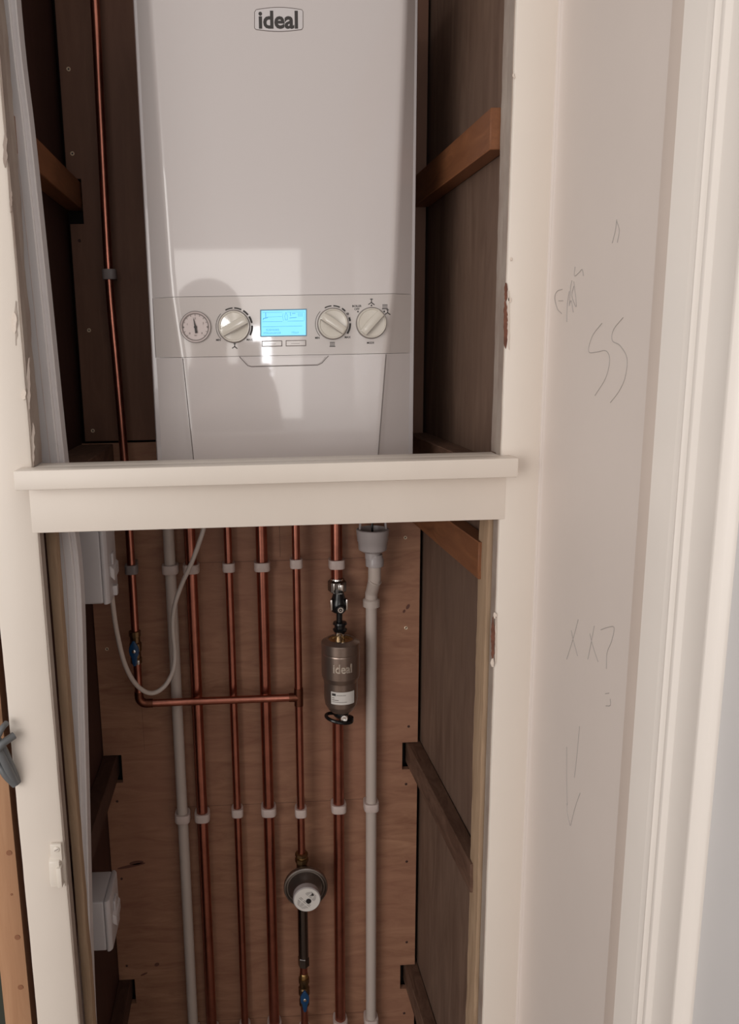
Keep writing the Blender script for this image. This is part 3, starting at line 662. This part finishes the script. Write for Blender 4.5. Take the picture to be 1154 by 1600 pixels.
# ------------------------------------------------------------------ boiler
BY = 1.22; bx0, bx1 = -.1495, .2535; bz0, bz1 = BOT, 2.03
bo = thing('boiler', 'large white wall boiler marked ideal with knobs and a lit display', 'boiler', ((bx0+bx1)/2, 1.36, bz0))
def interp(T, z):
    T = sorted(T)
    if z <= T[0][0]: return T[0][1]
    for (a, b), (c_, e) in zip(T, T[1:]):
        if z <= c_: return b+(e-b)*(z-a)/(c_-a)
    return T[-1][1]
FLt = [(1.29, -.089), (1.345, -.092), (1.496, -.1015), (1.595, -.1125), (1.976, -.1215), (2.05, -.1225)]
FRt = [(1.29, .191), (1.343, .195), (1.496, .2065), (1.595, .2175), (1.976, .2295), (2.05, .2305)]
def cover(z0, z1, name, m, inset=0, dy=0):
    t = bmesh.new(); prev = None; n = max(2, int((z1-z0)/.04))
    zs = [z0+(z1-z0)*k/n for k in range(n+1)]
    for z in zs:
        l, r = interp(FLt, z), interp(FRt, z); x0 = bx0+inset; x1 = bx1-inset
        prof = [(x0, 1.275), (x0, BY+.030), (x0+.0012, BY+.0255), (x0+.004, BY+.022), *[(x0+.004+(l-.008-x0)*q, BY+.022-(.0188)*q) for q in (.1, .5, .9)], (l-.004, BY+.0032), (l, BY+.0008), (l+.004, BY), *[(l+.004+(r-l-.008)*q, BY) for q in (.015, .25, .5, .75, .985)], (r-.004, BY), (r, BY+.0008), (r+.004, BY+.0032), *[(r+.004+(x1-.008-r)*q, BY+.0032+.0188*q) for q in (.1, .5, .9)], (x1-.004, BY+.022), (x1-.0012, BY+.0255), (x1, BY+.030), (x1, 1.275)]
        vs = [t.verts.new((x, y+dy, z)) for x, y in prof]
        if prev:
            for j in range(len(vs)): t.faces.new((prev[j], prev[(j+1) % len(vs)], vs[(j+1) % len(vs)], vs[j]))
        else: t.faces.new(vs)
        prev = vs
    t.faces.new(prev[::-1]); bmesh.ops.recalc_face_normals(t, faces=t.faces)
    mm = MB(); mm.merge(t); return mm.build(name, m, bo, ang=40)
bz = lambda py, px=440: PY(px, py, BY)[2]
zs1 = bz(461.5); zs0 = bz(555.5)
G = .0003
cover(zs1+G, bz1, 'front_cover', 'boiler')
ctrl = cover(zs0+G, zs1-G, 'control_panel', 'panel')
flap = cover(bz0, zs0-G, 'drop_down_flap', 'boiler')
MB().box(bx0+.0015, bx1-.0015, 1.24, YB-.003, bz0+.001, bz1-.001, .003).build('casing', 'boiler_s', bo)
YS = BY-.0001
def bp(px, py, dy=0): p = PY(px, py, BY); return (p[0], YS-dy, p[2])
bs = mpp(440, 510, BY)
# vertical edge lines of the control panel rectangle, lying on the side facets
def facet_y(x, z):
    l, r = interp(FLt, z), interp(FRt, z)
    if l <= x <= r: return BY
    if x < l: return BY+.022*min(1, (l-x)/(l-bx0-.004))
    return BY+.022*min(1, (x-r)/(bx1-.004-r))
m = MB()
for x in (bx0+.0075, bx1-.0065):
    y = facet_y(x, 1.55); MB().tube([(x, y-.0001, zs0), (x, y-.0001, zs1)], .0005, 6).build('panel_edge_line', 'gap', ctrl)
# flap fold lines and handle notch
m = MB()
for T, sgn in ((FLt, -1), (FRt, 1)):
    P = [(interp(T, z)+sgn*(-.0015), BY+.0001, z) for z in (zs0-.001, 1.44, 1.36, bz0+.01)]
    MB().tube(P, .0007, 6).build('fold_line', 'gap', flap)
lip = [bp(374, 557.5), bp(380, 564), bp(387, 571.5), bp(393, 573), bp(496, 570.5), bp(503, 567), bp(508, 561), bp(513, 556)]
m = MB().tube(lip, .0006, 6).build('handle_line', 'gap', flap)
MB().prism([(p[0], YS+.0004, p[2]-.0006*(1 if 1 < i < 5 else 0)) for i, p in enumerate([bp(378, 558), bp(388, 570.5), bp(394, 571.5), bp(495, 569), bp(502, 565), bp(509, 557)])], (0, -.0012, 0), .0004, 1).build('pull_lip', 'boiler', flap)
# badge
bd = thing_b = None
c1, c2, c3, c4 = (398, 18.5), (472.5, 17), (472.5, 45.5), (398, 47)
edge = [(397.5, 19)]+[(400+ (i/10)*71, 15.2-3.6*math.sin(PI*i/10)) for i in range(11)]+[(473, 18), (473, 43)]+[(471-(i/10)*71, 46.2+3*math.sin(PI*i/10)) for i in range(11)]+[(397.5, 44)]
bad = MB().prism([bp(*p) for p in edge], (0, -.0003, 0)).build('badge', 'logo_bg', bo, smooth=False)
MB().tube([Vector(bp(*p))+Vector((0, -.0003, 0)) for p in edge+[edge[0]]], .00042, 6).build('badge_border', 'mark_g', bad)
tc_ = bp(434.5, 31.2, .0004); bs0 = mpp(435, 30, BY)
MB().text('ideal', tc_, .0305, .0009, .0002, 61.5*bs0).build('badge_lettering', 'mark', bad, smooth=False)
# gauge
def gauge():
    c = bp(305.3, 511); r = 23.6*bs
    g = MB().lathe(c, (0, -1, 0), [(0, r), (.0012, r), (.0022, r*.97), (.0022, r*.93), (.0006, r*.86), (.0004, .0001)], 56).build('pressure_gauge', 'dial', ctrl, ang=30)
    MB().ring((c[0], c[1]-.0018, c[2]), None, r*.985, r*1.02, .0006).ring((c[0], c[1]-.0012, c[2]), None, r*.83, r*.865, .0006).build('gauge_ring', 'gap', g)
    f = Vector((c[0], c[1]-.0014, c[2])); u = bs
    m = MB()
    for k in range(13):
        a = math.radians(225-22.5*k); m.line([f+Vector((math.cos(a)*17*u, 0, math.sin(a)*17*u)), f+Vector((math.cos(a)*(19.2 if k % 3 else 20)*u, 0, math.sin(a)*19.5*u))], .5*u, .0001)
    for s_, a in (('0', 225), ('1', 160), ('2', 90), ('3', 25), ('4', -45)):
        a = math.radians(a); m.text(s_, (f[0]+math.cos(a)*13.3*u, f[1], f[2]+math.sin(a)*13.3*u), 4.2*u, 0, .0001)
    m.text('bar', (f[0], f[1], f[2]-12.5*u), 3*u, 0, .0001)
    for px, py in ((286.5, 511.5), (324, 511)):
        p = bp(px, py, .0014); m.prism([(p[0]-.5*u, p[1], p[2]-1.6*u), (p[0]+.5*u, p[1], p[2]-1.6*u), (p[0]+.5*u, p[1], p[2]+1.6*u), (p[0]-.5*u, p[1], p[2]+1.6*u)], (0, -.0001, 0))
    m.build('gauge_print', 'mark_g', g, smooth=False)
    tip = Vector(bp(301.6, 495.5, .0018)); tail = Vector(bp(306.8, 520.5, .0018)); D = (tip-tail).normalized(); N = Vector((D.z, 0, -D.x))
    m = MB().prism([tip, f+N*1.5*u, tail+N*1.9*u, tail-N*1.9*u, f-N*1.5*u], (0, -.0005, 0)).lathe((f[0], f[1], f[2]), (0, -1, 0), [(0, 2.4*u), (.0012, 2.2*u)], 16)
    m.build('needle', 'mark', g, smooth=False)
gauge()
def knob(cx, cy, r, ang, nm):
    c = bp(cx, cy); R = r*bs
    k = MB().lathe(c, (0, -1, 0), [(0, R*1.0), (.002, R), (.0065, R*.985), (.0078, R*.95), (.0078, R*.90), (.0068, R*.86), (.006, .0001)], 64).build(nm, 'knob', ctrl, ang=30)
    MB().ring((c[0], c[1], c[2]), None, R*1.0, R*1.045, .0006).build('knob_shadow_gap', 'mark_g', k)
    a = math.radians(ang); D = Vector((math.cos(a), 0, math.sin(a))); N = Vector((-D.z, 0, D.x)); o = Vector(c)+Vector((0, -.0058, 0))
    out = []
    for t in [i/12 for i in range(13)]:
        u_ = -1+2*t; out.append(o+D*u_*R*.90+N*R*.30*(1-.18*u_*u_))
    for t in [i/12 for i in range(13)]:
        u_ = 1-2*t; out.append(o+D*u_*R*.90-N*R*.30*(1-.18*u_*u_))
    MB().prism(out, (0, -.0075, 0), .0011, 2).build('grip_bar', 'knob', k, ang=30)
    MB().line([o+Vector((0, -.0076, 0))-D*R*.86-N*R*.24, o+Vector((0, -.0076, 0))+D*R*.84-N*R*.24], .0007, .0001).build('pointer_line', 'gap', k)
    return k
knob(365.6, 510.2, 24.2, 27, 'hot_water_knob'); knob(519.7, 506, 23.4, -34, 'heating_knob'); knob(579.8, 504.8, 23.3, 47, 'mode_knob')
# scales and symbols
m = MB()
def scale(cx, cy, r, dashes):
    c = bp(cx, cy)
    m.ring(c, None, (r-.35)*bs, (r+.35)*bs, .0002, 30, math.radians(135), math.radians(222))
    for a0, a1, w in dashes: m.ring(c, None, (r-w)*bs, (r+w)*bs, .0002, 10, math.radians(a0), math.radians(a1))
scale(365.6, 510.2, 28, [(93, 117, 1.0), (65, 88, 1.1), (38, 58, 1.3), (10, 32, 1.5), (-29, 2, 1.5)])
m.build('hot_water_scale', 'mark', ctrl, smooth=False); m = MB()
scale(519.7, 506, 27.4, [(94, 117, .9), (66, 88, 1.0), (44, 58, 1.2), (8, 20, 1.5), (-34, 1, 1.5)])
def tap(cx, cy, s=1):
    m.line([bp(cx, cy-5*s), bp(cx, cy+1*s)], 1.3*bs, .0002).line([bp(cx-2*s, cy-4.6*s), bp(cx+2*s, cy-4.6*s)], 1*bs, .0002)
    m.line([bp(cx-4.4*s, cy+3.6*s), bp(cx-.2*s, cy+.6*s)], 1.3*bs, .0002); m.line([bp(cx, cy+.8*s), bp(cx+4.4*s, cy+4*s)], 1.5*bs, .0002)
def rad(cx, cy, s=1):
    for k in range(4): m.line([bp(cx-3*s+2*k*s, cy-3*s), bp(cx-3*s+2*k*s, cy+2.4*s)], .8*bs, .0002)
    m.line([bp(cx-4*s, cy+3.2*s), bp(cx+4.2*s, cy+3.2*s)], 1.2*bs, .0002); m.line([bp(cx-3.6*s, cy-3.2*s), bp(cx+3.6*s, cy-3.2*s)], .8*bs, .0002)
def dot(cx, cy, r=1.3): m.lathe(bp(cx, cy), (0, -1, 0), [(0, r*bs), (.0002, r*bs)], 12)
rad(519, 538); m.build('heating_scale', 'mark', ctrl, smooth=False); m = MB(); tap(366.5, 541, .85)
m.build('tap_symbol', 'mark', ctrl, smooth=False); m = MB(); tap(580, 472); dot(580, 477.3); rad(601, 479.3); dot(600, 486.6); tap(605.3, 488, .85); dot(558.9, 487)
tx = lambda s_, px, py, w, h=4.6: m.text(s_, bp(px, py, .0002), h*bs*1.38, .00008, .0001, w*bs)
tx('MIN', 341, 531.2, 7, 3.2); tx('MAX', 390, 530.6, 9.5, 3.4); tx('MIN', 495.5, 527.8, 7, 3.2); tx('MAX', 543, 526.8, 9.5, 3.4)
tx('BOILER', 557.3, 478.2, 14.5, 3.2); tx('OFF', 557.3, 483, 8, 3.2); tx('MODE', 578.6, 535.6, 11.5, 3.2); tx('e', 543, 490.3, 4, 5)
m.build('panel_print', 'mark', ctrl, smooth=False)
# display
def quadpx(x0, y0, x1, y1, sl=-.019): return [(x0, y0), (x1, y0+(x1-x0)*sl), (x1, y1+(x1-x0)*sl), (x0, y1)]
dsp = MB().prism([bp(*p) for p in quadpx(406.2, 483.8, 479, 526.5)], (0, -.0006, 0), .0003, 1).build('display_bezel', 'lcd_edge', ctrl)
lc = MB().prism([bp(p[0], p[1], .0005) for p in quadpx(408, 485.6, 477.5, 524.8)], (0, -.0004, 0)).build('display_screen', 'lcd', dsp)
m = MB()
L_ = lambda pts_, w=.45: m.line([bp(x, y, .0009) for x, y in pts_], w*bs, .0001)
L_([(410, 488.5), (441, 488)]); L_([(448, 488), (475, 487.3), (475, 501)], .4); L_([(410, 502.8), (441, 502.3)], .5); L_([(449, 502), (474, 501.3)], .5); L_([(410, 510.8), (472, 509.2)], .5)
L_([(414.8, 489), (415, 496.5)], .9); L_([(411, 500), (411.5, 497.5), (418, 496.6)], .9); L_([(417, 495.5), (440, 494.5)], .4)
L_([(446.5, 488), (444.6, 494), (445.5, 500), (448.5, 500), (449, 494), (446.5, 488)], .5); L_([(442, 490), (441.3, 495), (442.5, 501)], .4)
L_([(453, 488), (454, 494)], .7); L_([(456, 490), (461, 489.8)], .8); L_([(452, 497), (463, 496)], .8)
for k in range(3): L_([(466+k*2.7, 488.8), (466+k*2.7, 494.6)], .6)
r_ = random.Random(3)
for (y, x0, x1) in ((515.5, 416, 437), (520.6, 412, 439.5), (519.8, 456, 466)):
    x = x0
    while x < x1:
        w = r_.uniform(.9, 1.7); hh = r_.choice([1.5, 1.9, 1.2]); L_([(x, y-hh-.019*(x-x0)), (x, y+1.3-.019*(x-x0))], .5)
        L_([(x, y+r_.choice([-1, 0, 1])), (x+w*.7, y+r_.choice([-1, 0, 1]))], .4); x += w+.9
m.build('display_segments', 'lcd_line', lc, smooth=False)
for x0, x1, y0 in ((408.8, 440.5, 532.6), (446.3, 477.8, 531.9)):
    bt = MB().prism([bp(*p) for p in quadpx(x0, y0, x1, y0+9.2)], (0, -.0009, 0), .0002, 1).build('push_button', 'mark_g', ctrl)
    MB().prism([bp(p[0], p[1], .0006) for p in quadpx(x0+.9, y0+.9, x1-.9, y0+8.3)], (0, -.0008, 0), .0003, 1).build('button_face', 'panel', bt)
    MB().line([bp(x0+8, y0+5, .0015), bp(x1-10, y0+4.8, .0015)], .5*bs, .0001).build('button_mark', 'gap', bt)

# ------------------------------------------------------------------ photographer, seen only as a reflection in the boiler front
def person():
    px_, py_ = -.135, -.31
    t = thing('person', 'person in dark top holding up a phone, reflected in the boiler front', 'person', (px_, py_, 0))
    V = {'pel': (px_, py_, .93, .15), 'sp': (px_, py_, 1.12, .145), 'ch': (px_, py_, 1.30, .155), 'nk': (px_, py_+.005, 1.44, .062), 'hb': (px_, py_+.02, 1.53, .062), 'hd': (px_, py_+.02, 1.60, .088), 'ht': (px_, py_+.02, 1.645, .078)}
    E_ = [('pel', 'sp'), ('sp', 'ch'), ('ch', 'nk'), ('nk', 'hb'), ('hb', 'hd'), ('hd', 'ht')]
    for s_, n in ((-1, 'l'), (1, 'r')):
        V['sh'+n] = (px_+s_*.17, py_, 1.37, .062); V['el'+n] = (px_+s_*.22, py_+.04, 1.16, .042); V['wr'+n] = (s_*.060-.01, -.125, 1.375, .026); V['pa'+n] = (s_*.052-.005, -.085, 1.425, .026)
        V['hp'+n] = (px_+s_*.09, py_, .86, .095); V['kn'+n] = (px_+s_*.10, py_+.02, .48, .062); V['an'+n] = (px_+s_*.10, py_-.02, .10, .042); V['to'+n] = (px_+s_*.11, py_+.12, .045, .035)
        E_ += [('ch', 'sh'+n), ('sh'+n, 'el'+n), ('el'+n, 'wr'+n), ('wr'+n, 'pa'+n), ('pel', 'hp'+n), ('hp'+n, 'kn'+n), ('kn'+n, 'an'+n), ('an'+n, 'to'+n)]
    keys = list(V); me = bpy.data.meshes.new('body'); o0 = Vector((px_, py_, 0))
    me.from_pydata([Vector(V[k][:3])-o0 for k in keys], [(keys.index(a), keys.index(b)) for a, b in E_], [])
    o = bpy.data.objects.new('body', me); C.objects.link(o)
    md = o.modifiers.new('s', 'SKIN'); me.skin_vertices  if me.skin_vertices else None
    if not me.skin_vertices: me.attributes
    dat = me.skin_vertices[0].data if me.skin_vertices else None
    if dat is None: return
    for i, k in enumerate(keys): r = V[k][3]; dat[i].radius = (r, r*(.72 if k in ('pel', 'sp', 'ch') else 1)); dat[i].use_root = (i == 0)
    o.modifiers.new('u', 'SUBSURF').levels = 2; o.modifiers['u'].render_levels = 2
    dg = bpy.context.evaluated_depsgraph_get(); m2 = bpy.data.meshes.new_from_object(o.evaluated_get(dg)); bpy.data.objects.remove(o)
    for p in m2.polygons: p.use_smooth = True
    m2.materials.clear(); m2.materials.append(M['cloth']); m2.materials.append(M['skin'])
    for p in m2.polygons:
        z = p.center.z; x, y = p.center.x+px_, p.center.y+py_
        p.material_index = 1 if (z > 1.44 or (y > -.15 and z > 1.3)) else 0
    b = bpy.data.objects.new('body', m2); C.objects.link(b); b.parent = t; ORG[b.as_pointer()] = o0
    # hair cap, face features
    hx, hy, hz = px_, py_+.02, 1.625
    tt = bmesh.new(); bmesh.ops.create_uvsphere(tt, u_segments=28, v_segments=18, radius=1)
    for v in tt.verts:
        v.co = Vector((hx+v.co.x*.112, hy-.012+v.co.y*.112, hz+.018+v.co.z*.100))
    bmesh.ops.delete(tt, geom=[v for v in tt.verts if v.co.y > hy+.045 and v.co.z < hz+.055], context='VERTS')
    mm = MB(); mm.merge(tt); mm.build('hair', 'hair', t)
    m = MB()
    for s_ in (-1, 1): m.lathe((hx+s_*.032, hy+.080, 1.615), (0, 1, 0), [(0, .012), (.006, .009), (.008, .001)], 12)
    m.build('eyes', 'mark', t)
    MB().prism([(hx-.006, hy+.085, 1.62), (hx+.006, hy+.085, 1.62), (hx+.015, hy+.085, 1.575), (hx-.015, hy+.085, 1.575)], (0, .018, -.004), .004).build('nose', 'skin', t)
    MB().box(hx-.024, hx+.024, hy+.075, hy+.088, 1.547, 1.557, .003).build('mouth', mat('lips', (.38, .17, .14, 1), .5), t)
    for s_ in (-1, 1): MB().lathe((hx+s_*.088, hy+.0, 1.60), (s_, 0, 0), [(0, .02), (.012, .024), (.018, .016)], 14).build('ear', 'skin', t)
    for s_ in (-1, 1):
        for k in range(4):
            z = 1.405+k*.017; MB().tube(smoothpath([(s_*.050, -.080, z), (s_*.058, -.058, z+.004), (s_*.050, -.044, z+.006), (s_*.038, -.047, z+.006)], 4), [.0085]*13 if k < 3 else [.007]*13, 8).build('finger', 'skin', t)
        MB().tube(smoothpath([(s_*.046, -.092, 1.43), (s_*.036, -.082, 1.455), (s_*.028, -.074, 1.468)], 4), .009, 8).build('thumb', 'skin', t)
try:
    person()
except Exception as exn:
    print('person failed', exn)
ph = MB().box(-.037, .037, -.068, -.060, 1.385, 1.535, .003).build('mobile_phone', 'black')
tag(ph, 'dark mobile phone held up by the reflected person', 'phone')

# ------------------------------------------------------------------ room behind and light
def area(name, loc, rot, sx, sy, e, col=(1, 1, 1)):
    l = bpy.data.lights.new(name, 'AREA'); l.shape = 'RECTANGLE'; l.size = sx; l.size_y = sy; l.energy = e; l.color = col
    o = bpy.data.objects.new(name, l); C.objects.link(o); o.location = loc; o.rotation_euler = rot; return o
def aim(o, tgt):
    o.rotation_euler = (Vector(tgt)-o.location).to_track_quat('-Z', 'Y').to_euler()
# window straight behind the photographer: the pale rectangle on the boiler front
w = area('window_light', (-.115, -2.5, 1.60), (PI/2, 0, 0), .86, 1.0, 9.5, (1, .95, .90)); aim(w, (-.115, 1, 1.60))
w = area('far_window_light', (.072, -2.4, 1.47), (PI/2, 0, 0), .11, .36, 3, (.93, .95, 1)); aim(w, (.072, 1, 1.47))
w = area('room_light', (-1.9, -1.2, 1.5), (0, 0, 0), 1.6, 1.7, 34, (1, .96, .92)); aim(w, (.15, 1.2, 1.0))
wd = bpy.data.worlds.new('w'); bpy.context.scene.world = wd; wd.use_nodes = True
wd.node_tree.nodes['Background'].inputs[0].default_value = (1, .965, .93, 1); wd.node_tree.nodes['Background'].inputs[1].default_value = .69
sc_ = bpy.context.scene
sc_.view_settings.view_transform = 'Standard'; sc_.view_settings.look = 'None'; sc_.view_settings.exposure = 0
